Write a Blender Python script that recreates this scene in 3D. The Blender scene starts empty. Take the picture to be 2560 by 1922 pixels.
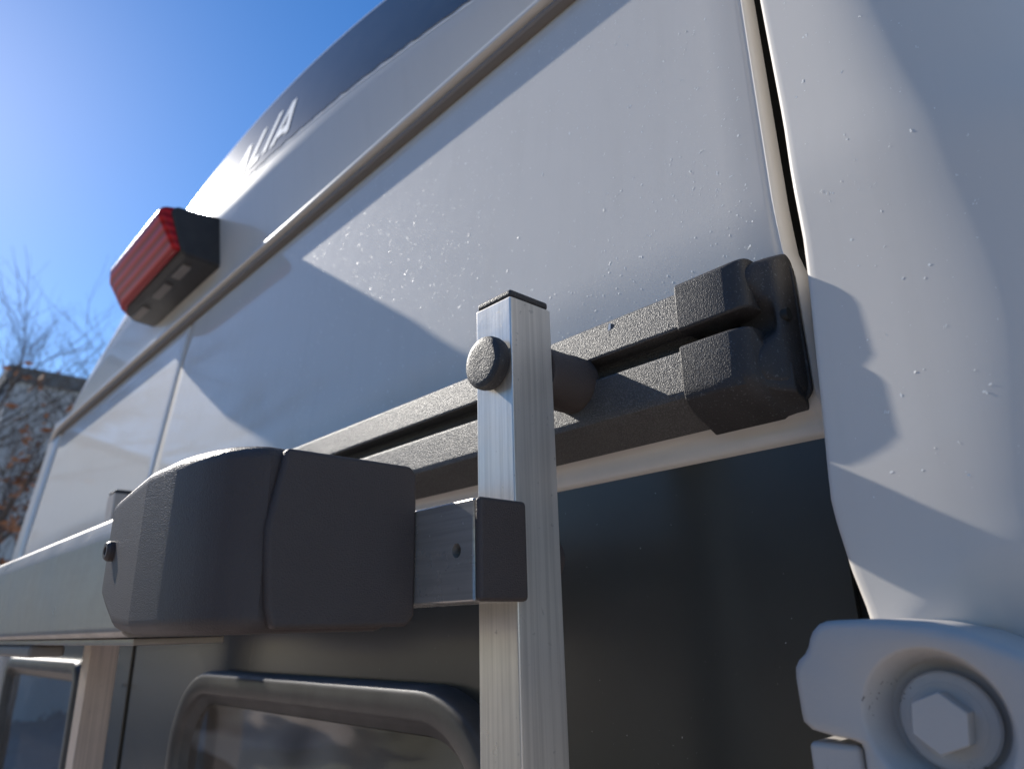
import bpy, bmesh, math, random
from mathutils import Vector, Matrix, noise

random.seed(7)
S = bpy.context.scene
COL = S.collection
rad = math.radians

# ------------------------------------------------------------------ camera
cam_d = bpy.data.cameras.new("camera")
cam = bpy.data.objects.new("camera", cam_d)
COL.objects.link(cam)
S.camera = cam
_p, _a, _r = rad(18.7), rad(43.1), rad(-1.4)
h = Vector((-math.cos(_a), math.sin(_a), 0)); rt = Vector((math.sin(_a), math.cos(_a), 0)); up = Vector((0, 0, 1))
fw = h * math.cos(_p) + up * math.sin(_p)
u0 = up * math.cos(_p) - h * math.sin(_p)
cr = rt * math.cos(_r) + u0 * math.sin(_r)
cu = u0 * math.cos(_r) - rt * math.sin(_r)
CAM = Vector((0, -0.297, 1.95))
cam.matrix_world = Matrix(((cr.x, cu.x, -fw.x, CAM.x), (cr.y, cu.y, -fw.y, CAM.y), (cr.z, cu.z, -fw.z, CAM.z), (0, 0, 0, 1)))
cam_d.sensor_width = 36
cam_d.lens = 25.11
cam_d.clip_start = 0.01
cam_d.clip_end = 2000
cam_d.dof.use_dof = True
cam_d.dof.focus_distance = 0.335
cam_d.dof.aperture_fstop = 10.5

# ------------------------------------------------------------------ sun, sky, exposure
KY, KZ = 0.078, 0.65                         # sun travels along (1, KY, -KZ)
tosun = Vector((-1, -KY, KZ)).normalized()
sun_d = bpy.data.lights.new("sun", 'SUN')
sun = bpy.data.objects.new("sun", sun_d)
COL.objects.link(sun)
sun.rotation_euler = tosun.to_track_quat('Z', 'Y').to_euler()
sun.location = (-6, -1, 8)
sun_d.energy = 5.0
sun_d.angle = rad(0.53)
sun_d.color = (1.0, 0.945, 0.86)
W = bpy.data.worlds.new("World")
S.world = W
W.use_nodes = True
wn = W.node_tree
bg = wn.nodes['Background']
sky = wn.nodes.new('ShaderNodeTexSky')
sky.sky_type = 'NISHITA'
sky.sun_disc = False
sky.sun_elevation = math.asin(tosun.z)
sky.sun_rotation = math.atan2(tosun.x, tosun.y)
sky.altitude = 300
sky.air_density = .95
sky.dust_density = 0.15
sky.ozone_density = 2.2
hs = wn.nodes.new('ShaderNodeHueSaturation')
hs.inputs['Saturation'].default_value = 1.32
hs.inputs['Hue'].default_value = .505
wn.links.new(sky.outputs[0], hs.inputs['Color'])
wn.links.new(hs.outputs[0], bg.inputs[0])
bg.inputs[1].default_value = 0.125
S.view_settings.view_transform = 'Standard'
S.view_settings.look = 'None'
S.view_settings.exposure = 0.40
S.view_settings.gamma = 1
S.view_settings.use_curve_mapping = False
try:
    S.cycles.max_bounces = 8
    S.cycles.sample_clamp_indirect = 6
except Exception:
    pass

# ------------------------------------------------------------------ materials
class NT:
    def __init__(s, name):
        s.m = bpy.data.materials.new(name); s.m.use_nodes = True
        s.t = s.m.node_tree; s.b = s.t.nodes['Principled BSDF']
        s.tc = s.t.nodes.new('ShaderNodeTexCoord')
    def n(s, typ, **kw):
        x = s.t.nodes.new(typ)
        for k, v in kw.items():
            if k in x.inputs.keys(): x.inputs[k].default_value = v
            else: setattr(x, k, v)
        return x
    def l(s, a, b): s.t.links.new(a, b)
    def vec(s, scale=(1, 1, 1), rot=(0, 0, 0), src='Object'):
        m = s.n('ShaderNodeMapping'); m.inputs['Scale'].default_value = scale; m.inputs['Rotation'].default_value = rot
        s.l(s.tc.outputs[src], m.inputs[0]); return m.outputs[0]
    def noise(s, scale, detail=3, vec=None, rough=.55):
        x = s.n('ShaderNodeTexNoise', Scale=scale, Detail=detail, Roughness=rough)
        s.l(vec if vec else s.vec(), x.inputs['Vector']); return x.outputs['Fac']
    def ramp(s, fac, stops):
        r = s.n('ShaderNodeValToRGB')
        e = r.color_ramp.elements
        while len(e) < len(stops): e.new(0.5)
        for q, (p, c) in zip(e, stops):
            q.position = p; q.color = (c, c, c, 1) if isinstance(c, (int, float)) else (*c, 1)
        s.l(fac, r.inputs[0]); return r.outputs[0]
    def math(s, op, a, b=None):
        x = s.n('ShaderNodeMath', operation=op)
        for i, v in enumerate((a, b)):
            if v is None: continue
            if isinstance(v, (int, float)): x.inputs[i].default_value = v
            else: s.l(v, x.inputs[i])
        return x.outputs[0]
    def mix(s, f, a, b):
        x = s.n('ShaderNodeMix', data_type='RGBA')
        if isinstance(f, (int, float)): x.inputs[0].default_value = f
        else: s.l(f, x.inputs[0])
        for i, v in ((6, a), (7, b)):
            if isinstance(v, tuple): x.inputs[i].default_value = (*v, 1)
            else: s.l(v, x.inputs[i])
        return x.outputs[2]
    def bump(s, hgt, dist, strength=1.0, prev=None):
        x = s.n('ShaderNodeBump'); x.inputs['Strength'].default_value = strength; x.inputs['Distance'].default_value = dist
        s.l(hgt, x.inputs['Height'])
        if prev: s.l(prev, x.inputs['Normal'])
        return x.outputs[0]
    def set(s, base=None, rough=None, metal=None, normal=None, spec=None, coat=None, coatr=None):
        for k, v in (('Base Color', base), ('Roughness', rough), ('Metallic', metal), ('Normal', normal), ('Specular IOR Level', spec), ('Coat Weight', coat), ('Coat Roughness', coatr)):
            if v is None: continue
            if isinstance(v, tuple): s.b.inputs[k].default_value = (*v, 1)
            elif isinstance(v, (int, float)): s.b.inputs[k].default_value = v
            else: s.l(v, s.b.inputs[k])
        return s.m

def paint(name, base, rough=.32, specks=0.0, grain=0.00002, coat=.25, speck_scale=230, dirt=.15):
    t = NT(name)
    big = t.noise(4, 4)
    fine = t.noise(60, 3)
    col = t.mix(t.ramp(big, [(.35, 0.0), (.75, dirt)]), base, tuple(c * .75 for c in base))
    run = t.noise(1.0, 4, t.vec((70, 70, 3.5)))
    col = t.mix(t.math('MULTIPLY', t.ramp(run, [(.5, 0.0), (.72, 1.0)]), .07), col, tuple(c * v for c, v in zip(base, (.62, .60, .55))))
    nrm = t.bump(t.noise(900, 2), grain)
    if specks:
        v = t.n('ShaderNodeTexVoronoi', Scale=speck_scale, Randomness=1.0, distance='EUCLIDEAN')
        w = t.n('ShaderNodeVectorMath', operation='ADD')
        nz = t.n('ShaderNodeTexNoise', Scale=500.0, Detail=2.0)
        t.l(t.vec((1, 1, .75), (0, .4, 0)), nz.inputs['Vector'])
        sc = t.n('ShaderNodeVectorMath', operation='SCALE'); sc.inputs['Scale'].default_value = .004
        t.l(nz.outputs['Color'], sc.inputs[0])
        t.l(t.vec((1, 1, .6), (0, .5, 0)), w.inputs[0]); t.l(sc.outputs[0], w.inputs[1])
        t.l(w.outputs[0], v.inputs['Vector'])
        sep = t.n('ShaderNodeSeparateColor'); t.l(v.outputs['Color'], sep.inputs[0])
        size = t.math('MULTIPLY', t.math('POWER', sep.outputs[0], 3.0), .34)
        near = t.math('LESS_THAN', v.outputs['Distance'], size)
        pick = t.math('GREATER_THAN', sep.outputs[1], 1.0 - specks)
        f = t.math('MULTIPLY', near, pick)
        patch = t.ramp(t.noise(9, 2), [(.35, .25), (.6, 1.0)])
        f = t.math('MULTIPLY', f, patch)
        col = t.mix(t.math('MULTIPLY', f, .7), col, (.93, .93, .9))
        nrm = t.bump(f, .00012, .8, nrm)
    return t.set(base=col, rough=t.ramp(fine, [(.3, rough * .97), (.7, rough * 1.03)]), normal=nrm, coat=coat, coatr=.05, spec=.14)

def hpaint(name, base, rough, **kw):
    m = paint(name, base, rough, **kw)
    nt = m.node_tree; b_ = nt.nodes['Principled BSDF']
    tc = nt.nodes.new('ShaderNodeTexCoord'); n1 = nt.nodes.new('ShaderNodeTexNoise'); n1.inputs['Scale'].default_value = 900; n1.inputs['Detail'].default_value = 1
    n2 = nt.nodes.new('ShaderNodeTexNoise'); n2.inputs['Scale'].default_value = 60; n2.inputs['Detail'].default_value = 2
    nt.links.new(tc.outputs['Object'], n1.inputs['Vector']); nt.links.new(tc.outputs['Object'], n2.inputs['Vector'])
    a_ = nt.nodes.new('ShaderNodeMath'); a_.operation = 'MULTIPLY'; nt.links.new(n1.outputs[0], a_.inputs[0]); nt.links.new(n2.outputs[0], a_.inputs[1])
    r = nt.nodes.new('ShaderNodeValToRGB'); r.color_ramp.elements[0].position = .445; r.color_ramp.elements[1].position = .46
    nt.links.new(a_.outputs[0], r.inputs[0])
    mx = nt.nodes.new('ShaderNodeMix'); mx.data_type = 'RGBA'
    src = b_.inputs['Base Color'].links[0].from_socket
    nt.links.new(r.outputs[0], mx.inputs[0]); nt.links.new(src, mx.inputs[6]); mx.inputs[7].default_value = (.16, .14, .13, 1)
    nt.links.new(mx.outputs[2], b_.inputs['Base Color'])
    return m
M = {}
M['door_paint'] = paint("white_door_paint", (.645, .612, .565), .8, specks=0, grain=.00004, coat=.55)
M['pillar_paint'] = paint("white_pillar_paint", (.645, .612, .565), .5, specks=0, grain=.000008, coat=.22)
M['body_paint'] = paint("white_body_paint", (.645, .612, .565), .35, specks=0, grain=.00002, coat=.35)
M['hinge_paint'] = hpaint("matt_hinge_paint", (.50, .475, .45), .42, specks=0, grain=.0001, coat=.1, dirt=.5)

def speckle_dark(name, base, dust, rough, grain_scale, grain, dustamt=.3, spec=.5):
    t = NT(name)
    g = t.noise(grain_scale, 1)
    d = t.math('MULTIPLY', t.ramp(t.noise(35, 5), [(.4, 0.0), (.75, dustamt)]), 1)
    pts = t.ramp(t.noise(420, 2), [(.70, 0.0), (.76, dustamt)])
    col = t.mix(t.math('ADD', d, pts), base, dust)
    return t.set(base=col, rough=rough, normal=t.bump(g, grain), spec=spec)
def painted_sparkle(m, scale, light, lo, hi):  # lighter grains mixed into the base colour in place of sun glints
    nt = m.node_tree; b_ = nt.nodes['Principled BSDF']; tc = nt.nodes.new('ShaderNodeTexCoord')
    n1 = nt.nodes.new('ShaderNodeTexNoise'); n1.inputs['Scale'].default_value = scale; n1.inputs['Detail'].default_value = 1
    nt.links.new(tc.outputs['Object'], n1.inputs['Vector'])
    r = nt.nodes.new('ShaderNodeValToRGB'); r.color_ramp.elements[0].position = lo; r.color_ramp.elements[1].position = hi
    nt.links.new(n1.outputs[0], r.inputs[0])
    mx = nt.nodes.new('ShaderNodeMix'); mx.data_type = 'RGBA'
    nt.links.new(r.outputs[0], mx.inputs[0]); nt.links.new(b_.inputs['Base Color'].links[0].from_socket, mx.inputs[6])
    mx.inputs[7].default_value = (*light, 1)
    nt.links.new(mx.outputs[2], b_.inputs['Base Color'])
M['rail_black'] = speckle_dark("textured_black_powder_coat", (.075, .070, .066), (.24, .23, .215), .50, 1700, .00055, .12, .4)
painted_sparkle(M['rail_black'], 1250, (.13, .125, .12), .50, .62)
M['plastic_black'] = speckle_dark("grained_black_plastic", (.034, .031, .031), (.15, .145, .14), .50, 1700, .00024, .12, .35)
painted_sparkle(M['plastic_black'], 900, (.09, .09, .09), .66, .70)
M['plastic_cap'] = speckle_dark("smooth_black_end_cap_plastic", (.064, .051, .047), (.13, .125, .12), .45, 1700, .0004, .06, .28)
M['dark_panel'] = speckle_dark("satin_black_film", (.048, .047, .041), (.11, .12, .11), .24, 800, .00001, .05, .45)
M['frame_black'] = speckle_dark("window_frame_plastic", (.055, .052, .050), (.15, .145, .14), .42, 500, .00005, .35)
M['gap_dark'] = speckle_dark("dark_gap_rubber", (.012, .012, .010), (.02, .02, .02), .7, 300, .0001, .1)
M['rubber'] = speckle_dark("seal_rubber", (.20, .18, .165), (.24, .22, .20), .6, 300, .0001, .1)
M['decal'] = speckle_dark("dark_grey_decal_film", (.036, .044, .054), (.09, .10, .11), .27, 900, .00001, .3, .3)
M['letter'] = paint("white_letter_film", (.78, .80, .82), .5, 0, .00001, .1)

def alu(name, base, rough, stretch=(1, 1, .02), scale=900, bumpd=.00002, marks=.35, streak=.5):
    t = NT(name)
    st = t.noise(scale, 3, t.vec(stretch))
    st2 = t.noise(420, 3, t.vec(stretch))
    stain = t.noise(22, 5)
    pit = t.ramp(t.noise(240, 3), [(.68, 0.0), (.73, 1.0)])
    col = t.mix(t.ramp(stain, [(.35, 0.0), (.8, .45)]), base, tuple(c * .62 for c in base))
    col = t.mix(t.math('MULTIPLY', pit, marks), col, (.16, .16, .16))
    col = t.mix(t.math('MULTIPLY', t.ramp(st2, [(.42, 0.0), (.62, 1.0)]), streak), col, tuple(c * .62 for c in base))
    r = t.math('ADD', t.ramp(stain, [(.3, rough * .8), (.75, rough * 1.25)]), t.math('MULTIPLY', pit, .2))
    n = t.bump(st, bumpd)
    n = t.bump(t.noise(300, 4), .00003, 1.0, n)
    return t.set(base=col, rough=r, metal=.88, normal=n)
M['alu_post'] = alu("brushed_worn_aluminium", (.70, .66, .60), .34)
M['alu_post'].node_tree.nodes['Principled BSDF'].inputs['Metallic'].default_value = .55
M['alu_tube'] = alu("scuffed_aluminium", (.50, .48, .45), .26, stretch=(.03, 1, 1), marks=.6)
M['alu_tube'].node_tree.nodes['Principled BSDF'].inputs['Metallic'].default_value = .55
M['alu_anod'] = alu("satin_anodised_aluminium", (.27, .248, .222), .34, stretch=(.02, 1, 1), scale=500, marks=.1, streak=.12)
M['alu_anod'].node_tree.nodes['Principled BSDF'].inputs['Metallic'].default_value = .45
M['alu_beige'] = alu("dull_aluminium_warm_bounce", (.60, .49, .42), .5)  # tan base stands in for warm reflections on the second post
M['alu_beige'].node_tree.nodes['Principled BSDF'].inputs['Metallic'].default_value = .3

t = NT("red_lens_plastic")
w = t.n('ShaderNodeTexWave', Scale=26.0, Distortion=.2); w.bands_direction = 'Z'
t.l(t.vec(), w.inputs['Vector'])
col = t.mix(t.ramp(w.outputs['Fac'], [(.3, 0.0), (.7, 1.0)]), (.30, .008, .012), (.52, .020, .024))
M['lens'] = t.set(base=col, rough=.34, spec=.15, coat=.06, coatr=.2, normal=t.bump(w.outputs['Fac'], .0006))

t = NT("tinted_acrylic_pane")
wv = t.noise(2.0, 1, t.vec((1.2, 1, 2.5)))
wv2 = t.noise(9, 2, t.vec((.7, 1, 2.0)))
nn = t.bump(wv, .005); nn = t.bump(wv2, .0008, 1, nn)
pn = t.n('ShaderNodeTexNoise', Scale=3.0, Detail=2.0, Distortion=.8); t.l(t.vec((1, 1, 2.6)), pn.inputs['Vector'])
pc = t.mix(t.ramp(pn.outputs['Fac'], [(.48, 0.0), (.60, 1.0)]), (.10, .082, .068), (.23, .215, .20))  # pale patches coloured in for reflections and foil matting behind
M['pane'] = t.set(base=pc, rough=.06, spec=.5, coat=.2, coatr=.08, normal=nn)
t.l(nn, t.b.inputs['Coat Normal'])

t = NT("pale_gravel_ground")
n1 = t.noise(1.2, 6); n2 = t.noise(90, 3)
c = t.mix(t.ramp(n1, [(.3, 0.0), (.7, 1.0)]), (.38, .29, .235), (.56, .45, .38))  # pale warm gravel tones, raised to bounce more light onto the van
c = t.mix(t.ramp(n2, [(.4, 0.0), (.7, .5)]), c, (.60, .52, .46))
M['ground'] = t.set(base=c, rough=.9, normal=t.bump(n2, .006))

def matte(name, a, b, scale=3, rough=.85, bump=.002):
    t = NT(name)
    n1 = t.noise(scale, 5)
    return t.set(base=t.mix(t.ramp(n1, [(.35, 0.0), (.7, 1.0)]), a, b), rough=rough, normal=t.bump(t.noise(scale * 12, 3), bump))
M['grey_render'] = matte("grey_rendered_wall", (.44, .44, .43), (.54, .54, .53), .8)
M['white_render'] = matte("pale_rendered_wall", (.72, .71, .68), (.8, .79, .76), .8)
M['parapet'] = matte("dark_parapet_metal", (.10, .11, .11), (.16, .16, .16), 1.5)
M['bark'] = matte("dark_bark", (.055, .043, .035), (.12, .095, .078), 14)
M['leaf'] = matte("dry_brown_leaf", (.16, .065, .030), (.40, .20, .11), 6)
M['green_leaf'] = matte("evergreen_leaf", (.035, .07, .025), (.08, .13, .05), 3)
M['brick'] = matte("reddish_render", (.30, .21, .17), (.40, .29, .24), 1)
M['window_glass'] = matte("dark_window_glass", (.03, .035, .04), (.05, .055, .06), 2, rough=.08, bump=.0)
M['grass'] = matte("dry_grass", (.07, .09, .035), (.16, .15, .07), 2)
M['tan_strip'] = paint("dusty_white_warm_bounce", (.62, .47, .39), .6, 0, .00002, .0, dirt=.4)  # tan tint puts warm ground light into the colour of white paint
M['tyre'] = matte("tyre_rubber", (.02, .02, .02), (.035, .035, .035), 20)

# ------------------------------------------------------------------ mesh helpers
def finish(o, m, parent=None, smooth=True, angle=38):
    me = o.data
    me.materials.append(m)
    if smooth:
        for p in me.polygons: p.use_smooth = True
        try: me.set_sharp_from_angle(angle=rad(angle))
        except Exception: pass
    if parent: o.parent = parent
    return o

def mesh(name, verts, faces, m, parent=None, smooth=True, angle=38, recalc=True):
    me = bpy.data.meshes.new(name)
    me.from_pydata([tuple(v) for v in verts], [], faces)
    if recalc:
        bm = bmesh.new(); bm.from_mesh(me)
        bmesh.ops.recalc_face_normals(bm, faces=bm.faces)
        bm.to_mesh(me); bm.free()
    me.update()
    o = bpy.data.objects.new(name, me)
    COL.objects.link(o)
    return finish(o, m, parent, smooth, angle)

def frombm(name, bm, m, parent=None, smooth=True, angle=38):
    bmesh.ops.recalc_face_normals(bm, faces=bm.faces)
    me = bpy.data.meshes.new(name); bm.to_mesh(me); bm.free()
    o = bpy.data.objects.new(name, me); COL.objects.link(o)
    finish(o, m, parent, smooth, angle)
    w_ = o.modifiers.new("weighted", 'WEIGHTED_NORMAL'); w_.keep_sharp = True; w_.weight = 60
    return o

def bevel(bm, w, seg=3, ang=25):
    bm.normal_update()
    es = [e for e in bm.edges if len(e.link_faces) == 2 and e.calc_face_angle(0) > rad(ang)]
    if es: bmesh.ops.bevel(bm, geom=es, offset=w, segments=seg, profile=.5, affect='EDGES', clamp_overlap=True)

def prism_bm(prof, axis, a, b):
    """closed 2-D outline extruded along an axis; prof gives the other two coordinates in order"""
    bm = bmesh.new()
    def P(u, v, s):
        c = [u, v]; c.insert(axis, s); return c
    A = [bm.verts.new(P(u, v, a)) for u, v in prof]
    B = [bm.verts.new(P(u, v, b)) for u, v in prof]
    n = len(prof)
    bm.faces.new(A); bm.faces.new(B[::-1])
    for i in range(n):
        j = (i + 1) % n
        bm.faces.new((A[i], B[i], B[j], A[j]))
    bmesh.ops.recalc_face_normals(bm, faces=bm.faces)
    return bm

def prism(name, prof, axis, a, b, m, parent=None, bv=0, seg=3, ang=25):
    bm = prism_bm(prof, axis, a, b)
    if bv: bevel(bm, bv, seg, ang)
    return frombm(name, bm, m, parent)

def loft(name, secs, m, parent, bv=0, seg=3, ang=25):
    bm = bmesh.new(); n = len(secs[0]); V = [[bm.verts.new(p) for p in s_] for s_ in secs]
    bm.faces.new(V[0]); bm.faces.new(V[-1][::-1])
    for a, b in zip(V, V[1:]):
        for i in range(n): bm.faces.new((a[i], a[(i + 1) % n], b[(i + 1) % n], b[i]))
    bmesh.ops.recalc_face_normals(bm, faces=bm.faces)
    if bv: bevel(bm, bv, seg, ang)
    return frombm(name, bm, m, parent)

def box(name, x0, x1, y0, y1, z0, z1, m, parent=None, bv=0, seg=3):
    return prism(name, [(x0, y0), (x1, y0), (x1, y1), (x0, y1)], 2, z0, z1, m, parent, bv, seg)

def tube(name, pts, r, m, parent=None, n=10, r1=None, cap=True):
    pts = [Vector(p) for p in pts]
    vs, fs = [], []
    for i, p in enumerate(pts):
        d = (pts[min(i + 1, len(pts) - 1)] - pts[max(i - 1, 0)]).normalized()
        a = d.orthogonal().normalized() if i == 0 else (a - d * a.dot(d)).normalized()
        b = d.cross(a)
        rr = r if r1 is None else r + (r1 - r) * i / (len(pts) - 1)
        for k in range(n):
            t_ = 2 * math.pi * k / n
            vs.append(p + (a * math.cos(t_) + b * math.sin(t_)) * rr)
    for i in range(len(pts) - 1):
        for k in range(n):
            fs.append((i * n + k, i * n + (k + 1) % n, (i + 1) * n + (k + 1) % n, (i + 1) * n + k))
    if cap:
        fs.append(tuple(range(n))[::-1]); fs.append(tuple((len(pts) - 1) * n + k for k in range(n)))
    return mesh(name, vs, fs, m, parent)

def lathe_y(name, cx, cz, prof, m, parent=None, n=40, sx=1.0):
    """rings (radius, y) round an axis along Y; closed with end discs"""
    vs, fs = [], []
    for r_, y in prof:
        for k in range(n):
            t_ = 2 * math.pi * k / n
            vs.append((cx + r_ * math.cos(t_) * sx, y, cz + r_ * math.sin(t_)))
    for i in range(len(prof) - 1):
        for k in range(n):
            fs.append((i * n + k, i * n + (k + 1) % n, (i + 1) * n + (k + 1) % n, (i + 1) * n + k))
    fs.append(tuple(range(n))); fs.append(tuple((len(prof) - 1) * n + k for k in range(n))[::-1])
    return mesh(name, vs, fs, m, parent, angle=30)

def grid(name, rows, m, parent=None, angle=50, close=False):
    """rows: list of equally long lists of points"""
    n = len(rows[0]); vs = [p for r_ in rows for p in r_]; fs = []
    for i in range(len(rows) - 1):
        for k in range(n - 1):
            a = i * n + k
            fs.append((a, a + 1, a + n + 1, a + n))
    return mesh(name, vs, fs, m, parent, angle=angle)

def empty(name, loc, label, cat, group=None):
    o = bpy.data.objects.new(name, None); COL.objects.link(o)
    o.empty_display_size = .1
    o['label'] = label; o['category'] = cat
    if group: o['group'] = group
    return o

def interp(tab, x):
    if x <= tab[0][0]: return tab[0][1]
    for (a, va), (b, vb) in zip(tab, tab[1:]):
        if x <= b: return va + (vb - va) * (x - a) / (b - a)
    return tab[-1][1]

def rrect(x0, x1, z0, z1, r, n=8):
    out = []
    for cx, cz, a0 in ((x1 - r, z1 - r, 0), (x0 + r, z1 - r, 90), (x0 + r, z0 + r, 180), (x1 - r, z0 + r, 270)):
        for k in range(n + 1):
            a = rad(a0 + 90 * k / n)
            out.append((cx + r * math.cos(a), cz + r * math.sin(a)))
    return out

# ------------------------------------------------------------------ ground
me_g = mesh("ground", [(-300, -300, 0), (300, -300, 0), (300, 300, 0), (-300, 300, 0)], [(0, 1, 2, 3)], M['ground'])
me_g['kind'] = 'structure'

# ================================================================== THE VAN
van = empty("camper_van", (0, 0, 0), "white panel camper van seen from its rear corner, filling the frame", "camper van")
CX_ = -1.06                                # centre line of the van

def lean(z):                               # the doors lean into the van above the rail
    if z < 2.12: return 0.0
    return .112 * (z - 2.135) + .00008 if z > 2.15 else .112 * (z - 2.12) ** 2 / .06

# ---- right rear door: sheet with rounded edges, stepped in under the ledge
def xr(z): return -.1262 - .045 * max(0, z - 2.10) + (.0035 * max(0, 2.112 - z) / .014 if z > 2.098 and z < 2.112 else (.0035 if z <= 2.098 else 0))
def door_y(z):
    y = lean(z)
    if z < 2.044:                          # downward facing ledge, then the recess
        pass
    return y
led = [(2.055, 0.0), (2.046, .0), (2.042, .0006), (2.0385, .0022), (2.036, .0045), (2.0335, .0062), (2.031, .0068), (2.028, .0075), (2.0262, .0092), (2.0252, .0118), (2.0248, .016)]
zs_top = [2.4030, 2.4022, 2.4005, 2.397, 2.392]
ztop_off = [.012, .006, .0025, .0006, 0]
def door_sheet(name, xa, xb, edge_b=True):
    """xa left, xb(z) right edge function"""
    zs = [2.392 - i * (2.392 - 2.055) / 46 for i in range(47)]
    rows = []
    lvl = [(z, lean(z) + o) for z, o in zip(zs_top, ztop_off)] + [(z, lean(z)) for z in zs[1:]] + [(z, y) for z, y in led[1:]]
    for z, y in lvl:
        R = xb(z); L = xa
        ro = []
        us = [(0, .010), (.0004, .0045), (.0018, .0012), (.004, 0.0)]
        for dx, dy in us: ro.append((L + dx, y + dy, z))
        for k in range(1, 40): ro.append((L + .004 + (R - L - .008) * k / 40, y, z))
        # right flange has a faint raised fold
        ro.append((R - .0075, y, z)); ro.append((R - .0060, y + .0003, z)); ro.append((R - .0045, y + .0009, z)); ro.append((R - .003, y + .0003, z))
        for dx, dy in us[::-1][1:]: ro.append((R - dx, y + dy, z))
        rows.append(ro)
    return grid(name, rows, M['door_paint'], van)
door = door_sheet("rear_door", CX_ + .0025, xr)
door_l = door_sheet("rear_door", -1.862, lambda z: CX_ - .0025)

# dried dirt flecks standing proud of the paint
def flecks(name, n, seed, place, smin, smax, m):
    rnd = random.Random(seed); vs, fs = [], []
    for _ in range(n):
        P, N = place(rnd)
        if P is None: continue
        N = (N + Vector((rnd.gauss(-.04, .06), 0, rnd.gauss(0, .06)))).normalized()
        a = N.orthogonal().normalized(); b = N.cross(a)
        th = rnd.gauss(.6, .6); a, b = a * math.cos(th) + b * math.sin(th), b * math.cos(th) - a * math.sin(th)
        sz = smin + (smax - smin) * rnd.random() ** 5; asp = rnd.uniform(.3, .85)
        for sub in range(1 if rnd.random() < .75 else 3):
            k0 = len(vs); kk = 6
            Q = P + a * rnd.gauss(0, sz * .9) * (sub > 0) + b * rnd.gauss(0, sz * .9) * (sub > 0)
            for k in range(kk):
                t_ = 2 * math.pi * k / kk; r_ = sz * rnd.uniform(.45, 1.15)
                vs.append(Q + a * math.cos(t_) * r_ + b * math.sin(t_) * r_ * asp + Vector((0, -.00008, 0)))
            fs.append(tuple(range(k0, k0 + kk)))
    o = mesh(name, vs, fs, m, None, smooth=False, recalc=False)
    for p_ in o.data.polygons:
        if p_.normal.y > 0: p_.flip()
    o['kind'] = 'stuff'
    return o
t = NT("dried_dirt_pale_glint")
M['fleck'] = t.set(base=(.84, .84, .81), rough=.5, spec=.3)  # dirt made extra pale in place of sunlight scattering off it
def on_door(rnd):
    x = CX_ + .02 + rnd.random() ** .75 * .90; z = rnd.uniform(2.112, 2.385)
    if x > xr(z) - .012: return None, None
    c_ = noise.noise(Vector((x * 9, 0, z * 9)))
    if c_ < rnd.uniform(-.5, .35): return None, None
    return Vector((x, lean(z), z)), Vector((0, -1, .11)).normalized()
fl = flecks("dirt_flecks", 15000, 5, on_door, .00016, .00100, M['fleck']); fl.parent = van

# dark backing behind the gaps
box("door_gap_seal", -1.99, -.085, .017, .03, .45, 2.12, M['gap_dark'], van).data
bk = mesh("upper_gap_seal", [(-2.0, .047, 2.11), (-.085, .047, 2.11), (-.085, .06, 2.43), (-2.0, .06, 2.43), (-2.0, .08, 2.11), (-.085, .08, 2.11), (-.085, .09, 2.43), (-2.0, .09, 2.43)],
          [(0, 1, 2, 3), (4, 5, 6, 7), (0, 1, 5, 4), (2, 3, 7, 6), (0, 3, 7, 4), (1, 2, 6, 5)], M['gap_dark'], van)

# ---- dark film panels of the doors, centre strip
def dark_panel(parent, x0, x1, radl, radr):
    z0, z1 = 1.15, 2.0262
    out = [(x1, z0), (x1, z1 - radr)] if radr else [(x1, z0)]
    def arc(cx, cz, r, a0, a1, n=8): return [(cx + r * math.cos(rad(a0 + (a1 - a0) * k / n)), cz + r * math.sin(rad(a0 + (a1 - a0) * k / n))) for k in range(n + 1)]
    pts = [(x0, z0), (x1, z0)]
    pts += arc(x1 - radr, z1 - radr, radr, 0, 90) if radr else [(x1, z1)]
    pts += arc(x0 + radl, z1 - radl, radl, 90, 180) if radl else [(x0, z1)]
    return prism("glass_panel", pts, 1, .0118, .0165, M['dark_panel'], parent, bv=.0008, seg=2)
gp = dark_panel(door, -1.052, -.1285, .055, 0)
gp2 = dark_panel(door_l, -1.850, -1.068, 0, .055)
box("lower_skin", CX_ + .0025, -.128, .004, .0168, .50, 1.148, M['body_paint'], door, bv=.003)
box("lower_skin", -1.858, CX_ - .0025, .004, .0168, .50, 1.148, M['body_paint'], door_l, bv=.003)

# ---- windows: bevelled black frame with a tinted pane
def window(parent, x0, x1, z0, z1, r):
    prof = [(0, .0116), (0, .002), (.0012, -.004), (.0035, -.0070), (.0065, -.0080), (.0185, -.0072), (.0205, -.0062), (.0215, -.002), (.0225, .0000), (.0300, .0030), (.0312, .0112)]
    rows = []
    for d, y in prof:
        ring = rrect(x0 + d, x1 - d, z0 + d, z1 - d, max(r - d, .012), 14)
        ring.append(ring[0])
        rows.append([(x, y, z) for x, z in ring])
    f = grid("window_frame", rows, M['frame_black'], parent, angle=60)
    d = .0302
    ring = rrect(x0 + d, x1 - d, z0 + d, z1 - d, max(r - d, .012), 14)
    prism("window_pane", ring, 1, .0055, .0100, M['pane'], parent, bv=.001, seg=1)
    return f
window(door, -.846, -.322, 1.38, 1.9155, .085)
window(door_l, -1.800, -1.245, 1.38, 1.9175, .035)

def on_panel(rnd):
    return Vector((rnd.uniform(-.80, -.135), .0116, rnd.uniform(1.75, 2.015))), Vector((0, -1, 0))
fp = flecks("dust_specks", 420, 4, on_panel, .00010, .00030, M['fleck']); fp.parent = van
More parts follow.
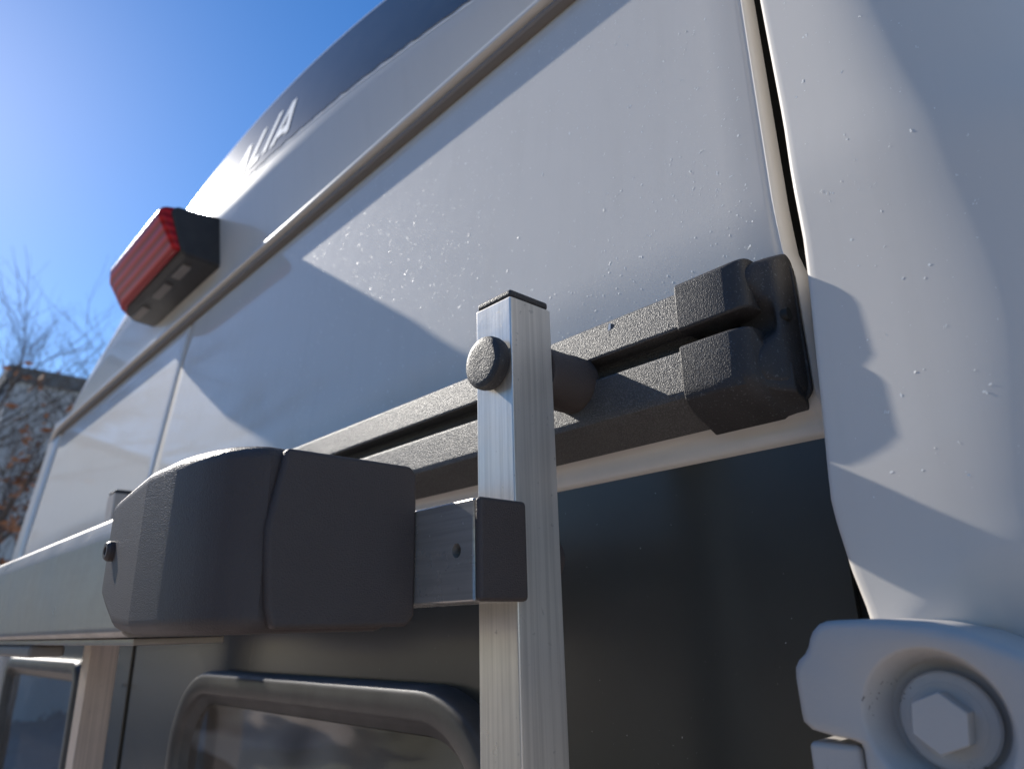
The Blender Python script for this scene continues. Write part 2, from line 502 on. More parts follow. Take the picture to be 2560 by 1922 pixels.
# cable hanging by the centre
cab = [(-1.0960, -.004, 1.76), (-1.1080, -.014, 1.790), (-1.1250, -.020, 1.820), (-1.1330, -.022, 1.846), (-1.1270, -.019, 1.870), (-1.1120, -.010, 1.885), (-1.105, .006, 1.889)]
tube("cable", cab, .0016, M['rubber'], van, n=8)

# ---- right rear corner pillar
XL = [(.4, -.112), (1.90, -.112), (1.940, -.1120), (1.952, -.1130), (1.967, -.1164), (1.9765, -.1178), (1.9844, -.1190), (1.9934, -.1198), (2.005, -.1192), (2.017, -.1183), (2.09, -.1137), (2.108, -.1130), (2.17, -.1145), (2.25, -.1190), (2.45, -.130)]  # edge from image pixels projected onto a plane; most van and carrier coordinates likewise
X0 = [(.4, -.057), (1.985, -.057), (2.042, -.0470), (2.071, -.0485), (2.121, -.055), (2.21, -.069), (2.45, -.085)]
def lean_slope(z): return 0 if z < 2.12 else min(.112, .112 * (z - 2.12) / .03)
def pillar_row(z):
    xl, x0 = interp(XL, z), interp(X0, z)
    yb = -.0183 + lean(z)
    T = KY + KZ * lean_slope(z)
    row = [(xl + .004, yb + .030, z), (xl + .0015, yb + .010, z), (xl + .0002, yb + .0045, z), (xl + .0001, yb + .0022, z), (xl + .0010, yb + .0006, z), (xl + .0025, yb, z)]
    x, y, s = xl + .0025, yb, -.09
    n = 26
    dx = (x0 - x) / n
    for k in range(n):
        sa = -.075 + (T + .075) * (k / n) ** 3.2
        x += dx; y += sa * dx
        row.append((x, y, z))
    th = math.atan(T); R = .062
    cxx, cyy = x - R * math.sin(th), y + R * math.cos(th)
    for k in range(1, 25):
        a = th + (math.pi / 2 - th) * k / 24
        row.append((cxx + R * math.sin(a), cyy - R * math.cos(a), z))
    X, Y, _ = row[-1]
    row.append((X, 1.0, z)); row.append((X, 5.4, z))
    # the lower body curves under below the lit corner
    out = []
    for (px, py, pz) in row:
        z_on = 1.9475 + .75 * (px + .107)
        z_on = min(max(z_on, 1.930), 1.975)
        d = max(0, z_on - pz)
        dd = min(d, .03)
        f = 1 if py < .3 else 0
        py += f * (dd * dd * 9.0) * min(1, max(0, (px + .1135) / .02))
        out.append((px, py, pz))
    return out
zz = [.45, .9, 1.4, 1.8, 1.86, 1.88] + [1.89 + i * .004 for i in range(36)] + [2.034 + i * .012 for i in range(35)]
pil = grid("rear_pillar", [pillar_row(z) for z in zz], M['pillar_paint'], van, angle=75)

def on_pillar(rnd):
    z = rnd.uniform(1.99, 2.26); row = pillar_row(z)
    i = rnd.randrange(8, 34); p = Vector(row[i]); q = Vector(row[i + 1]); 
    d = (q - p).normalized(); n_ = Vector((d.y, -d.x, .11 if z > 2.13 else 0)).normalized()
    return p + (q - p) * rnd.random(), n_
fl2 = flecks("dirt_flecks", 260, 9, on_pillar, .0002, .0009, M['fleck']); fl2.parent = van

# ---- left corner, body shell
def left_row(z):
    y = lean(z) + (-.004 if z < 2.1 else 0)
    x = -1.877
    row = [(x, y + .03, z), (x - .0002, y + .006, z), (x - .002, y + .001, z), (x - .006, y - .002, z), (x - .050, y - .003, z), (x - .095, y - .003, z)]
    x -= .095
    for k in range(0, 9):
        a = math.pi / 2 * k / 8
        row.append((x - .012 - .028 * math.sin(a), y - .003 + .05 * (1 - math.cos(a)), z))
    row.append((row[-1][0] - .002, 1.0, z)); row.append((row[-2][0] - .002, 5.4, z))
    return row
grid("rear_pillar", [left_row(z) for z in [.45, 1.2, 1.8, 1.95, 2.05, 2.1, 2.13, 2.16, 2.2, 2.25, 2.3, 2.35, 2.40, 2.44]], M['body_paint'], van, angle=60)
box("floor_pan", -2.0, -.02, .05, 5.35, .42, .50, M['gap_dark'], van)
box("rear_bumper", -2.0, -.02, -.06, .10, .38, .60, M['frame_black'], van, bv=.02)
for wx in (-1.86, -.16):
    for wy in (1.0, 4.4):
        vs = []
        whl = bpy.data.objects.new("wheel", None)
        prof = [(.19, -.11), (.32, -.11), (.34, -.08), (.34, .08), (.32, .11), (.19, .11)]
        n = 28; vs = []; fs = []
        for r_, o_ in prof:
            for k in range(n):
                t_ = 2 * math.pi * k / n
                vs.append((wx + o_, wy + r_ * math.cos(t_), .34 + r_ * math.sin(t_)))
        for i in range(len(prof) - 1):
            for k in range(n): fs.append((i * n + k, i * n + (k + 1) % n, (i + 1) * n + (k + 1) % n, (i + 1) * n + k))
        fs.append(tuple(range(n))); fs.append(tuple(range(5 * n, 6 * n)))
        mesh("wheel", vs, fs, M['tyre'], van)
        bpy.data.objects.remove(whl)

# ---- gutter above the doors: lit lip, brown underside, two dark joints
lp = [(.030, 2.4065), (.0195, 2.4070), (.0175, 2.4085), (.0170, 2.4110), (.0180, 2.4135), (.0215, 2.4150), (.030, 2.4185), (.050, 2.4190), (.050, 2.4065)]
def gutter_arch(x):                       # stays straight, bends down over the left corner
    return 0 if x > -1.80 else -.35 * (-1.80 - x) ** 2
def sweep_x(name, prof, x0, x1, n, m, parent, off=lambda x: (0, 0), angle=40):
    rows = []
    for i in range(n + 1):
        x = x0 + (x1 - x0) * i / n
        oy, oz = off(x)
        rows.append([(x, y + oy, z + oz) for y, z in prof] + [(x, prof[0][0] + oy, prof[0][1] + oz)])
    return grid(name, rows, m, parent, angle=angle)
goff = lambda x: (.05 * max(0, -1.9 - x) * 2, gutter_arch(x))
sweep_x("roof_gutter", lp, -2.01, -.10, 60, M['body_paint'], van, goff)
lp2 = [(.034, 2.3975), (.0225, 2.3980), (.0210, 2.4000), (.0215, 2.4025), (.0235, 2.4040), (.034, 2.4042)]
sweep_x("door_top_seal", lp2, -2.00, -.10, 60, M['rubber'], van, goff)

# ---- high roof: band over the gutter, crease, dark film on the leaning upper face, rolled top
CREASE = [(-2.02, 2.428), (-1.95, 2.442), (-1.80, 2.468), (-1.60, 2.500), (-1.40, 2.528), (-1.22, 2.545), (-1.02, 2.553), (-.80, 2.548), (-.60, 2.530), (-.39, 2.497), (-.25, 2.470), (-.10, 2.438)]
RIM = [(-2.02, 2.44), (-1.97, 2.462), (-1.91, 2.506), (-1.80, 2.560), (-1.56, 2.60), (-1.40, 2.655), (-1.22, 2.687), (-1.02, 2.701), (-.86, 2.700), (-.73, 2.690), (-.586, 2.668), (-.40, 2.625), (-.25, 2.575), (-.10, 2.48)]
def smooth_tab(tab, x):
    return sum(interp(tab, x + d) for d in (-.06, -.03, 0, .03, .06)) / 5
def bow(x):                               # plan bow of the rear end: corners further forward
    u = (x - CX_)
    return .030 * u * u + .06 * max(0, abs(u) - .80) ** 2 * 8
def roof_face(x, t):                      # t 0 crease .. 1 rim
    zc, zr = smooth_tab(CREASE, x), smooth_tab(RIM, x)
    y0, y1 = .0195 + bow(x), .046 + bow(x)
    return Vector((x, y0 + (y1 - y0) * t ** 1.15, zc + (zr - zc) * t))
xs = [-2.02 + 1.95 * i / 110 for i in range(111)]
band = []
for x in xs:
    zc = smooth_tab(CREASE, x); g = gutter_arch(x)
    yc = .0195 + bow(x); yb = .034 + bow(x) * .9
    col_ = [(x, yb + .01, 2.4160 + g), (x, yb, 2.4195 + g)]
    for k in range(1, 8):
        f = k / 8
        col_.append((x, yb + (yc - yb) * f, 2.4195 + g + (zc - .004 - 2.4195 - g) * f))
    col_ += [(x, yc + .0002, zc - .0035), (x, yc + .0003, zc)]
    band.append(col_)
grid("roof_band", band, M['body_paint'], van, angle=60)
def roof_rows(x0, x1, off, t1, nx, nt):
    return [[tuple(roof_face(x0 + (x1 - x0) * i / nx, t1 * k / nt + .0) + Vector((0, off, 0))) for k in range(nt + 1)] for i in range(nx + 1)]
top = []
for x in xs:
    c_ = [tuple(roof_face(x, k / 12)) for k in range(13)]
    p = roof_face(x, 1)
    for k in range(1, 7):
        a = math.pi / 2 * k / 6
        c_.append((x, p.y + .05 * (1 - math.cos(a)) + .004 * k, p.z + .035 * math.sin(a)))
    q = c_[-1]
    c_.append((x, 1.2, q[2] + .03)); c_.append((x, 5.3, q[2] + .02))
    top.append(c_)
grid("high_roof", top, M['body_paint'], van, angle=60)
# decal film, 0.6 mm proud, with an uneven lower edge
dec = []
for i in range(221):
    x = -1.62 + 1.50 * i / 220
    wob = .006 * noise.noise(Vector((x * 60, 0, 0))) + .004 * noise.noise(Vector((x * 190, 3, 0)))
    t0 = .045 + wob * 4
    dec.append([tuple(roof_face(x, t0 + (.97 - t0) * k / 10) + Vector((0, -.0006, 0))) for k in range(11)])
decal = grid("roof_decal", dec, M['decal'], van, angle=60)
# letters ALIA on the film
def stroke(verts, faces, p0, p1, w0, base_x):
    (x0, z0), (x1, z1) = p0, p1
    n = 10
    for k in range(n + 1):
        f = k / n
        x, z = x0 + (x1 - x0) * f, z0 + (z1 - z0) * f
        for s in (-.5, .5):
            X = x + s * w0[0]; Z = z + s * w0[1]
            zc, zr = smooth_tab(CREASE, X), smooth_tab(RIM, X)
            P = roof_face(X, max(0.02, min(.98, (Z - zc) / (zr - zc))))
            verts.append((P.x, P.y - .0012, P.z))
    b = len(verts) - 2 * (n + 1)
    for k in range(n): faces.append((b + 2 * k, b + 2 * k + 1, b + 2 * k + 3, b + 2 * k + 2))
def letter(kind, x, zb, hgt=.062):
    vs, fs = [], []
    w_ = (.0125, 0); sl = .022
    if kind == 'A':
        stroke(vs, fs, (x, zb), (x + .036, zb + hgt), w_, x)
        stroke(vs, fs, (x + .040, zb), (x + .036, zb + hgt), w_, x)
        stroke(vs, fs, (x + .013, zb + .013), (x + .038, zb + .013), (0, .012), x)
    if kind == 'L':
        stroke(vs, fs, (x, zb), (x + sl, zb + hgt), w_, x)
        stroke(vs, fs, (x, zb + .0035), (x + .030, zb + .0045), (0, .011), x)
    if kind == 'I':
        stroke(vs, fs, (x, zb), (x + sl, zb + hgt), w_, x)
    o = mesh("roof_letter", vs, fs, M['letter'], van, smooth=False)
    o['label'] = "white letter " + kind
letter('A', -.942, 2.572); letter('L', -.880, 2.574); letter('I', -.832, 2.574); letter('A', -.806, 2.569)

# ---- brake light over the doors
def lamp_sec(prof, x, back, squash=1.0):
    zc_ = 2.497
    return [(x, y + (back if y < 0 else 0), zc_ + (z - zc_) * squash) for y, z in prof]
hous = [(.046, 2.456), (-.0205, 2.459), (-.0275, 2.469), (-.046, 2.5200), (-.0400, 2.5310), (.046, 2.5390)]
bl = loft("brake_light", [lamp_sec(hous, -.967, 0), lamp_sec(hous, -1.215, 0), lamp_sec(hous, -1.245, .006, .97), lamp_sec(hous, -1.268, .018, .88), lamp_sec(hous, -1.278, .030, .76)], M['plastic_black'], van, bv=.005, seg=3, ang=22)
lpf = [(-.026, 2.4640), (-.0340, 2.4655), (-.0590, 2.5100), (-.0605, 2.5190), (-.0560, 2.5275), (-.040, 2.5315), (-.026, 2.5240)]
lens = loft("light_lens", [lamp_sec(lpf, -.9705, .004, .94), lamp_sec(lpf, -.976, 0), lamp_sec(lpf, -1.212, 0), lamp_sec(lpf, -1.243, .007, .96), lamp_sec(lpf, -1.265, .020, .86), lamp_sec(lpf, -1.274, .030, .74)], M['lens'], bl, bv=.003, seg=3, ang=22)
bx = [(-1.03, -.98), (-1.13, -1.05), (-1.25, -1.16)]
for a, b in ((-1.045, -.995), (-1.135, -1.075), (-1.24, -1.18)):
    prism("light_slot", [(-.012, 2.4560), (.000, 2.4550), (.000, 2.4620), (-.012, 2.4630)], 0, a, b, M['rubber'], bl, bv=.0008, seg=1)

# ---- hinge on the corner
hg_out = [(-.1216, 1.9440), (-.1185, 1.9485), (-.1150, 1.9495), (-.1000, 1.9497), (-.0850, 1.9485), (-.0720, 1.9455), (-.0590, 1.9395), (-.048, 1.930), (-.042, 1.918), (-.040, 1.895), (-.040, 1.870), (-.1090, 1.870), (-.1090, 1.9135), (-.1265, 1.9145), (-.1278, 1.9165), (-.1283, 1.9340), (-.1268, 1.9378), (-.1225, 1.9390)]
HC = Vector((-.0860, 1.9205))
def hinge_ring(pts, c, n=96):
    out = []
    for k in range(n):
        a = 2 * math.pi * k / n
        d = Vector((math.cos(a), math.sin(a)))
        best = None
        for i in range(len(pts)):
            p, q = Vector(pts[i]), Vector(pts[(i + 1) % len(pts)])
            e = q - p; den = d.x * e.y - d.y * e.x
            if abs(den) < 1e-12: continue
            w_ = p - c
            t_ = (w_.x * e.y - w_.y * e.x) / den; s_ = (w_.x * d.y - w_.y * d.x) / den
            if t_ > 0 and -1e-6 <= s_ <= 1 + 1e-6 and (best is None or t_ > best): best = t_
        out.append(c + d * best)
    return out
ring = hinge_ring(hg_out, HC)
def sm(r_, n=2):
    for _ in range(n): r_ = [(r_[i - 1] + r_[i] * 2 + r_[(i + 1) % len(r_)]) / 4 for i in range(len(r_))]
    return r_
ring = sm(ring, 1)
rows = []
YH = -.0500
def scaled(r_, d): return [p + (HC - p).normalized() * d for p in r_]
for d, y in ((0, -.016), (0, YH + .0035), (.0006, YH + .0016), (.0018, YH + .0004), (.0036, YH)):
    q = scaled(ring, d); rows.append([(p.x, y, p.y) for p in q] + [(q[0].x, y, q[0].y)])
def circ(R_, y, ox=0, oz=0): 
    l_ = [(HC.x + ox + R_ * math.cos(2 * math.pi * k / 96), y, HC.y + oz + R_ * math.sin(2 * math.pi * k / 96)) for k in range(96)]
    return l_ + [l_[0]]
rows += [circ(.0212, YH), circ(.0205, YH + .0004), circ(.0198, YH + .0018), circ(.0163, YH + .0128), circ(.0158, YH + .0134), circ(.0001, YH + .0136)]
hinge = grid("hinge", rows, M['hinge_paint'], van, angle=50)
box("hinge_leaf", -.1272, -.1100, YH + .0025, -.002, 1.80, 1.9118, M['hinge_paint'], hinge, bv=.002)
bolt = lathe_y("hinge_bolt", HC.x + .0008, HC.y - .0005, [(.0136, YH + .0134), (.0136, YH + .0118), (.0141, YH + .0112), (.0141, YH + .0102), (.0134, YH + .0094), (.0110, YH + .0088), (.0108, YH + .0086)], M['hinge_paint'], hinge)
hx = [(HC.x + .0006 + .0087 * math.cos(rad(60 * k + 22)), HC.y - .0005 + .0087 * math.sin(rad(60 * k + 22))) for k in range(6)]
prism("bolt_head", hx, 1, YH + .0020, YH + .0092, M['hinge_paint'], hinge, bv=.0004, seg=2)

# ================================================================== BIKE CARRIER
rack = empty("bike_carrier", (0, 0, 0), "folded bike carrier of black rail, aluminium posts and silver platform bolted to the rear doors", "bike carrier")
rail_prof = [(.0015, 2.1000), (-.0015, 2.1040), (-.0180, 2.1036), (-.0195, 2.1022), (-.0212, 2.0848), (-.0206, 2.0834), (-.0100, 2.0834), (-.0080, 2.0820), (-.0080, 2.0730), (-.0100, 2.0716), (-.0222, 2.0716), (-.0228, 2.0704), (-.0238, 2.0520), (-.0228, 2.0482), (-.0150, 2.0430), (-.0015, 2.0368), (.0015, 2.0400)]
rail_prof = [(-.0004 if y > 0 else y, z) for y, z in rail_prof]
prism("mounting_rail", rail_prof, 0, -1.00, -.1748, M['rail_black'], rack, bv=.0005, seg=2, ang=20)
rail = [o for o in COL.objects if o.name.startswith("mounting_rail")][0]

# end cap of the rail: two prongs over the rail, buttresses down to the foot plate
cap_prof_u = [(-.0006, 2.1065), (-.0220, 2.1060), (-.0238, 2.1042), (-.0242, 2.0825), (-.0232, 2.0810), (-.0060, 2.0810)]
cap_prof_l = [(-.0060, 2.0738), (-.0238, 2.0735), (-.0246, 2.0718), (-.0248, 2.0520), (-.0238, 2.0468), (-.0160, 2.0405), (-.0006, 2.0335)]
def secx(prof, x, dy=0, sz=1, cz=2.07, dz=0, ymin=None):
    return [(x, min(-.0006, (y + dy if y < -.001 else y)) if ymin is None else max(min(-.0006, y + dy), ymin), cz + (z - cz) * sz + dz) for y, z in prof]
def rounded(prof, x, dy=0, dz=0):
    return secx(prof, x, dy, dz=dz)
PR = [(-.1755, 0, 0), (-.160, -.0003, 0), (-.1500, -.0002, .0002), (-.1462, .0004, .0006), (-.1435, .0013, .0011), (-.1415, .0027, .0016), (-.1402, .0046, .0020), (-.1394, .0072, .0022)]
rcap = loft("rail_end_cap", [secx(cap_prof_u, x, dy, dz=dz) for x, dy, dz in PR], M['plastic_black'], rack, bv=.0012, seg=3, ang=40)
loft("cap_prong", [secx(cap_prof_l, x, dy, dz=0) for x, dy, dz in PR[:-1]] + [secx(cap_prof_l, -.1385, .0080, sz=.80, cz=2.0380), secx(cap_prof_l, -.1345, .0105, sz=.62, cz=2.0372), secx(cap_prof_l, -.1285, .0135, sz=.50, cz=2.0365)], M['plastic_black'], rcap, bv=.0012, seg=3, ang=40)
# body of the cap: a dish that runs from the prongs round to the foot on the door
body = []
ys_out = [(-.1520, -.0125), (-.1455, -.0120), (-.1405, -.0125), (-.1370, -.0140), (-.1345, -.0145), (-.1318, -.0138), (-.1296, -.0120), (-.1278, -.0090), (-.1268, -.0050), (-.1264, -.0004)]
zl = [2.0405 + (2.1110 - 2.0405) * k / 20 for k in range(21)]
for x, y in ys_out:
    row = []
    for k, z in enumerate(zl):
        f = (z - 2.0405) / .0705
        edge = min(1, min(f, 1 - f) / .10)
        rnd_ = 1 - (1 - edge) ** 2
        xx = x - (1 - rnd_) * .0022 * (1 if x > -.135 else 0)
        # scoop between the prongs
        mid = max(0, 1 - abs(z - 2.0770) / .0085) if x < -.1330 else 0
        mid = min(1, mid * 1.8)
        yy = y * (.25 + .75 * rnd_) + mid * .0068
        # ridge carrying the upper and lower arm over to the side
        if -.1460 < x < -.1340:
            arm = max(0, 1 - abs(z - 2.098) / .012) + max(0, 1 - abs(z - 2.056) / .014)
            yy -= .0075 * min(1, arm * 1.4) * min(1, (-.1340 - x) / .006) * rnd_
        row.append((xx, min(yy, -.0003), z))
    body.append(row)
cb_ = grid("cap_body", body, M['plastic_black'], rcap, angle=70)
sb = cb_.modifiers.new("smooth", 'SUBSURF'); sb.levels = 1; sb.render_levels = 2
prism("cap_foot", rrect(-.1600, -.1256, 2.0395, 2.1065, .006, 6), 1, -.0030, -.0004, M['plastic_black'], rcap, bv=.0008, seg=2)
bm = prism_bm([(y_, z_) for y_, z_ in [(-.0098 + .0030 * math.cos(2 * math.pi * k / 20) * .9, 2.0775 + .0030 * math.sin(2 * math.pi * k / 20)) for k in range(20)]], 0, -.1302, -.1270)
frombm("cap_screw", bm, M['gap_dark'], rcap)

# posts
PX0, PX1, PY0, PY1, PZ = -.2577, -.2317, -.0800, -.0520, 2.1035
def post(x0, x1, mat):
    pr = [(x0, PY0), (x1, PY0), (x1, PY1), (x0, PY1)]
    o = prism("post", pr, 2, .75, PZ, mat, rack, bv=.0009, seg=2)
    c = prism("post_cap", [(x0 + .0006, PY0 + .0004), (x1 - .0004, PY0 + .0004), (x1 - .0004, PY1 - .0010), (x0 + .0006, PY1 - .0010)], 2, PZ + .0002, PZ + .0042, M['plastic_black'], o, bv=.0014, seg=3)
    return o
p1 = post(PX0, PX1, M['alu_post'])
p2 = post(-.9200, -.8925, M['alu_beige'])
# round knob on the post, bush behind it, washer on the rail
KX, KZc = -.2440, 2.0705
lathe_y("knob", KX, KZc, [(.0100, -.0801), (.0128, -.0815), (.0133, -.0835), (.0132, -.0860), (.0126, -.0876), (.0112, -.0883), (.0095, -.0885), (.0050, -.0886), (.0004, -.0884)], M['plastic_black'], rack, n=44)
lathe_y("spacer_bush", KX, KZc + .0015, [(.0142, -.0519), (.0150, -.0505), (.0150, -.0320), (.0155, -.0310), (.0155, -.0205)], M['plastic_cap'], rack, n=44)
lathe_y("spacer_bush", -.906, KZc + .0015, [(.0142, -.0519), (.0148, -.0500), (.0148, -.0320), (.0162, -.0300), (.0160, -.0258)], M['plastic_cap'], rack, n=24)
lathe_y("spacer_bush", -.2440, 1.9795, [(.0105, -.0519), (.0110, -.0510), (.0108, -.0478), (.008, -.0470)], M['plastic_cap'], rack, n=24)

prism("paint_chip", [(-.2205, 2.0972), (-.2188, 2.0975), (-.2185, 2.1010), (-.2198, 2.1008)], 1, -.02005, -.0190, M['letter'], rail)
# cross tube in front of the post with a black end cap and a drilled hole
TX1, TY0, TY1, TZ0, TZ1 = -.2262, -.1070, -.0802, 1.9598, 2.0012
bm = prism_bm([(TY0, TZ0), (TY1, TZ0), (TY1, TZ1), (TY0, TZ1)], 0, -.98, TX1 - .002)
bevel(bm, .0008, 2)
ct = frombm("cross_tube", bm, M['alu_tube'], rack)
cut = lathe_y("hole_cutter", -.2395, 1.9805, [(.0030, -.112), (.0030, -.090)], M['gap_dark'], None, n=24)
md = ct.modifiers.new("hole", 'BOOLEAN'); md.object = cut; md.operation = 'DIFFERENCE'; md.solver = 'EXACT'
dg = bpy.context.evaluated_depsgraph_get()
nm = bpy.data.meshes.new_from_object(ct.evaluated_get(dg))
ct.modifiers.clear(); ct.data = nm
for p_ in nm.polygons: p_.use_smooth = False
bpy.data.objects.remove(cut)
ec = prism("tube_end_cap", [(TY0 - .0001, TZ0 - .0001), (TY1 + .0001, TZ0 - .0001), (TY1 + .0001, TZ1 + .0003), (TY0 - .0001, TZ1 + .0003)], 0, TX1 - .0019, TX1 + .0022, M['plastic_cap'], ct, bv=.0020, seg=3)
lathe_y("hole_sleeve", -.2395, 1.9805, [(.0022, -.0975), (.0021, -.0925)], M['alu_tube'], ct, n=20)

# silver platform body running off to the left
tp = [(-0.1828, 1.9517), (-0.1833, 1.9550), (-0.1831, 2.0042), (-0.1820, 2.0083), (-0.1783, 2.0158), (-0.1728, 2.0204), (-0.1662, 2.0221), (-0.1162, 2.0221), (-0.1120, 2.0192), (-0.1120, 1.9525), (-0.1145, 1.9492), (-0.1795, 1.9492)]  # platform and black end piece: coordinates scaled down about the camera, then baked
plat = prism("platform_body", tp, 0, -1.72, -0.4167, M['alu_anod'], rack, bv=.0010, seg=2, ang=12)
prism("platform_lip", [(-0.1728, 1.9450), (-0.1245, 1.9450), (-0.1245, 1.9488), (-0.1728, 1.9488)], 0, -1.72, -0.4300, M['alu_anod'], rack, bv=.0008, seg=2)
box("rubber_buffer", -.90, -.68, -0.1745, -0.1495, 1.9358, 1.9448, M['rubber'], rack, bv=.003)

# big black end piece: bulging front, groove, flat side facing +X
front = [(-.4450, -.1887, 1.9700, 2.0217), (-.4250, -.1909, 1.9617, 2.0220), (-.3967, -.1940, 1.9525, 2.0223), (-.3500, -.1991, 1.9497, 2.0225), (-.3180, -.1986, 1.9495, 2.0225), (-.3050, -.1968, 1.9495, 2.0225), (-.2933, -.1940, 1.9495, 2.0225), (-.2825, -.1895, 1.9495, 2.0225), (-.2750, -.1822, 1.9495, 2.0225)]
def end_piece(front_pts, side_pts, name, parent, bv):
    bm = bmesh.new()
    pts = front_pts + side_pts
    B = [bm.verts.new((x, y, z0)) for x, y, z0, z1 in pts]
    T = [bm.verts.new((x, y, z1)) for x, y, z0, z1 in pts]
    n = len(pts)
    bm.faces.new(T); 
    # bottom as fan of quads to stay tidy where the nose lifts
    cb = bm.verts.new((sum(p[0] for p in pts) / n, sum(p[1] for p in pts) / n + .01, 1.9495))
    for i in range(n):
        j = (i + 1) % n
        bm.faces.new((B[i], B[j], T[j], T[i]))
        bm.faces.new((B[j], B[i], cb))
    bmesh.ops.recalc_face_normals(bm, faces=bm.faces)
    bm.normal_update()
    es = [e for e in bm.edges if len(e.link_faces) == 2 and e.calc_face_angle(0) > rad(48)]
    bmesh.ops.bevel(bm, geom=es, offset=bv, segments=4, profile=.5, affect='EDGES', clamp_overlap=True)
    o = frombm(name, bm, M['plastic_cap'], parent, angle=30)
    for e in o.data.edges:
        if all(abs(o.data.vertices[v].co.x + .3500) < .0008 for v in e.vertices): e.use_edge_sharp = True
    return o
ep = end_piece(front, [(-0.2718, -0.1762, 1.9495, 2.0225), (-0.2750, -0.1128, 1.9495, 2.0225), (-0.4450, -0.1128, 1.9583, 2.0217)], "platform_end_cap", rack, .0068)
# side cover, its front edge kinked along the groove
bm = bmesh.new()
edge = [(-0.1713, 2.0210), (-0.1730, 2.0117), (-0.1757, 1.9967), (-0.1770, 1.9883), (-0.1763, 1.9750), (-0.1745, 1.9583), (-0.1720, 1.9510)]
outl = edge + [(-0.1107, 1.9510), (-0.1070, 1.9550), (-0.1070, 2.0175), (-0.1107, 2.0210)]
ins = []
A = [bm.verts.new((-0.2738, y, z)) for y, z in outl]; B = [bm.verts.new((-0.2679, y, z)) for y, z in outl]
bm.faces.new(A); bm.faces.new(B[::-1])
for i in range(len(outl)):
    j = (i + 1) % len(outl); bm.faces.new((A[i], B[i], B[j], A[j]))
bmesh.ops.recalc_face_normals(bm, faces=bm.faces)
bevel(bm, .0022, 3, 30)
frombm("side_cover", bm, M['plastic_cap'], ep)
lathe_y("rivet", -0.4196, 1.9919, [(.0052, -0.1912), (.0052, -0.1941), (.0040, -0.1955), (.0023, -0.1955), (.0020, -0.1941), (.0004, -0.1939)], M['plastic_cap'], ep, n=28)

# ================================================================== BACKGROUND
def building(name, x0, x1, y0, y1, hgt, mat, label, wins=()):
    b = empty(name, (x0, y0, 0), label, "building")
    box("wall", x0, x1, y0, y1, 0, hgt, mat, b)
    box("parapet", x0 - .06, x1 + .06, y0 - .06, y1 + .06, hgt, hgt + .28, M['parapet'], b)
    for face, a, z, w_, h_ in wins:
        if face == 'x':
            f = box("window", x1 + .001, x1 + .05, a, a + w_, z, z + h_, M['white_render'], b)
            box("pane", x1 + .051, x1 + .06, a + .08, a + w_ - .08, z + .08, z + h_ - .08, M['window_glass'], f)
        else:
            f = box("window", a, a + w_, y1 + .001, y1 + .05, z, z + h_, M['white_render'], b)
            box("pane", a + .08, a + w_ - .08, y1 + .051, y1 + .06, z + .08, z + h_ - .08, M['window_glass'], f)
    return b
building("grey_building", -24, -15.0, 1.35, 14, 6.35, M['grey_render'], "flat roofed grey building with a dark parapet behind the brown leaved tree")
building("white_building", -34, -24.5, -9, 1.0, 8.4, M['white_render'], "pale rendered building at the far left edge behind the trees", [('x', -7.5 + 2.1 * k, z, 1.2, 1.5) for k in range(4) for z in (1.0, 4.2)])
building("reddish_building", -22, 6, -30, -22, 6.5, M['brick'], "reddish building across the yard behind the camera", [('y', -20 + 3 * k, z, 1.4, 1.5) for k in range(8) for z in (1.0, 4.0)])

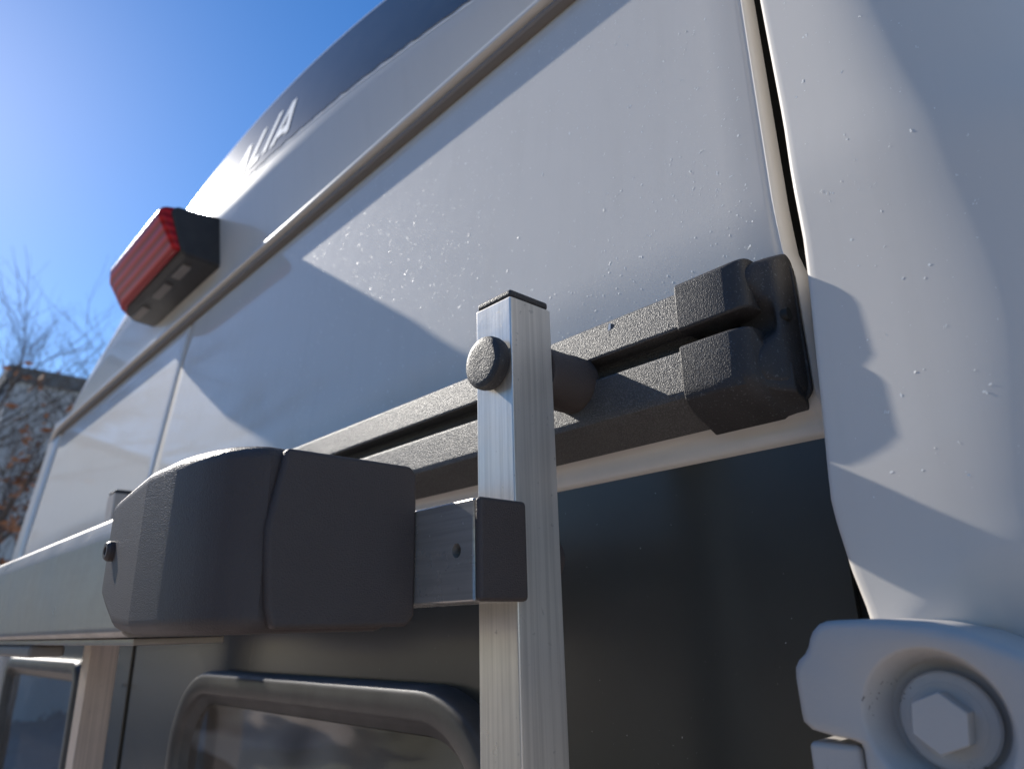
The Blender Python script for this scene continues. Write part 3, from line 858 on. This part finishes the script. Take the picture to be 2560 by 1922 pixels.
def tree(name, base, hgt, seed, label, cat, levels=4, leafy=0, spread=.55, r0=.05, lean_=(0, 0), lmin=0.0, lmax=1.0, group=None):
    rnd = random.Random(seed)
    root = empty(name, base, label, cat, group)
    root.location = base
    vs, fs = [], []
    lv, lf = [], []
    def seg(p, q, ra, rb, n):
        d = (q - p).normalized(); a = d.orthogonal().normalized(); b = d.cross(a)
        s_ = len(vs)
        for P, r_ in ((p, ra), (q, rb)):
            for k in range(n):
                t_ = 2 * math.pi * k / n
                vs.append(P + (a * math.cos(t_) + b * math.sin(t_)) * r_)
        for k in range(n): fs.append((s_ + k, s_ + (k + 1) % n, s_ + n + (k + 1) % n, s_ + n + k))
    def leafat(p):
        sz = rnd.uniform(.03, .06)
        d = Vector((rnd.uniform(-1, 1), rnd.uniform(-1, 1), rnd.uniform(-1, .4))).normalized(); e = d.orthogonal().normalized()
        f = d.cross(e); s_ = len(lv)
        m_ = p + d * sz
        lv.extend([p, m_ + e * sz * .5 + f * sz * .15, p + d * sz * 2, m_ - e * sz * .5 + f * sz * .15])
        lf.append((s_, s_ + 1, s_ + 2, s_ + 3))
    def grow(p, d, L, r_, lev):
        n = 4 if lev < levels else 3
        for k in range(n):
            d2 = (d + Vector((rnd.gauss(0, .13), rnd.gauss(0, .13), rnd.gauss(.03, .1)))).normalized()
            q = p + d2 * L / n
            rb = r_ * (1 - .45 / n)
            seg(p, q, r_, rb, 6 if lev < 2 else 4)
            if lev < levels and (k > 0 or lev > 0):
                for _ in range(2 if lev < 3 else 2):
                    if rnd.random() < .8:
                        side = Vector((rnd.uniform(-1, 1), rnd.uniform(-1, 1), rnd.uniform(-.15, .7))).normalized()
                        grow(q, (d2 * (1 - spread) + side * spread).normalized(), L * rnd.uniform(.45, .68), rb * .58, lev + 1)
            if leafy and lev >= 2 and lmin * hgt < q.z < lmax * hgt:
                for _ in range(leafy):
                    if rnd.random() < .45: leafat(q + Vector((rnd.gauss(0, .05), rnd.gauss(0, .05), rnd.gauss(0, .05))))
            p, d, r_ = q, d2, rb
        if lev < levels: grow(p, d, L * .6, r_ * .8, lev + 1)
    grow(Vector((0, 0, 0)), Vector((lean_[0], lean_[1], 1)).normalized(), hgt * .55, r0, 0)
    o = mesh("branches", vs, fs, M['bark'], root, recalc=False)
    if lf:
        l_ = mesh("leaves", lv, lf, M['leaf'], root, smooth=False, recalc=False); l_['kind'] = 'stuff'
    return root
tree("brown_leaved_tree", (-6.6, .42, 0), 4.3, 11, "small tree keeping dry brown leaves in front of the grey building", "tree", levels=3, leafy=1, r0=.035, lean_=(0, .10), lmax=.98)
tree("bare_tree", (-9.0, .35, 0), 7.6, 5, "bare tree at the left edge reaching up into the blue sky", "tree", r0=.075, lean_=(0, .05))
tree("bare_tree", (-5.2, -2.55, 0), 4.3, 23, "bare tree beside the camera, mirrored faintly in the white door", "tree", r0=.05)

def hedge(name, x0, x1, y0, y1, hgt, n, label, seed):
    rnd = random.Random(seed); vs, fs = [], []
    for _ in range(n):
        p = Vector((rnd.uniform(x0, x1), rnd.uniform(y0, y1), hgt * rnd.random() ** .6)); s_ = rnd.uniform(.05, .12)
        d = Vector((rnd.gauss(0, 1), rnd.gauss(0, 1), rnd.gauss(0, 1))).normalized(); e = d.orthogonal().normalized()
        b = len(vs); vs.extend([p, p + d * s_ + e * s_ * .4, p + d * 2 * s_, p + d * s_ - e * s_ * .4]); fs.append((b, b + 1, b + 2, b + 3))
    o = mesh(name, vs, fs, M['green_leaf'], None, smooth=False, recalc=False)
    o['label'] = label; o['category'] = 'hedge'; o['kind'] = 'stuff'
hedge("hedge", -9, 8, -12, -10.2, 3.2, 16000, "dark green hedge along the yard behind the camera", 3)
g2 = mesh("grass", [(-14, -10, .004), (14, -10, .004), (14, -4.5, .004), (-14, -4.5, .004)], [(0, 1, 2, 3)], M['grass'])
g2['kind'] = 'structure'
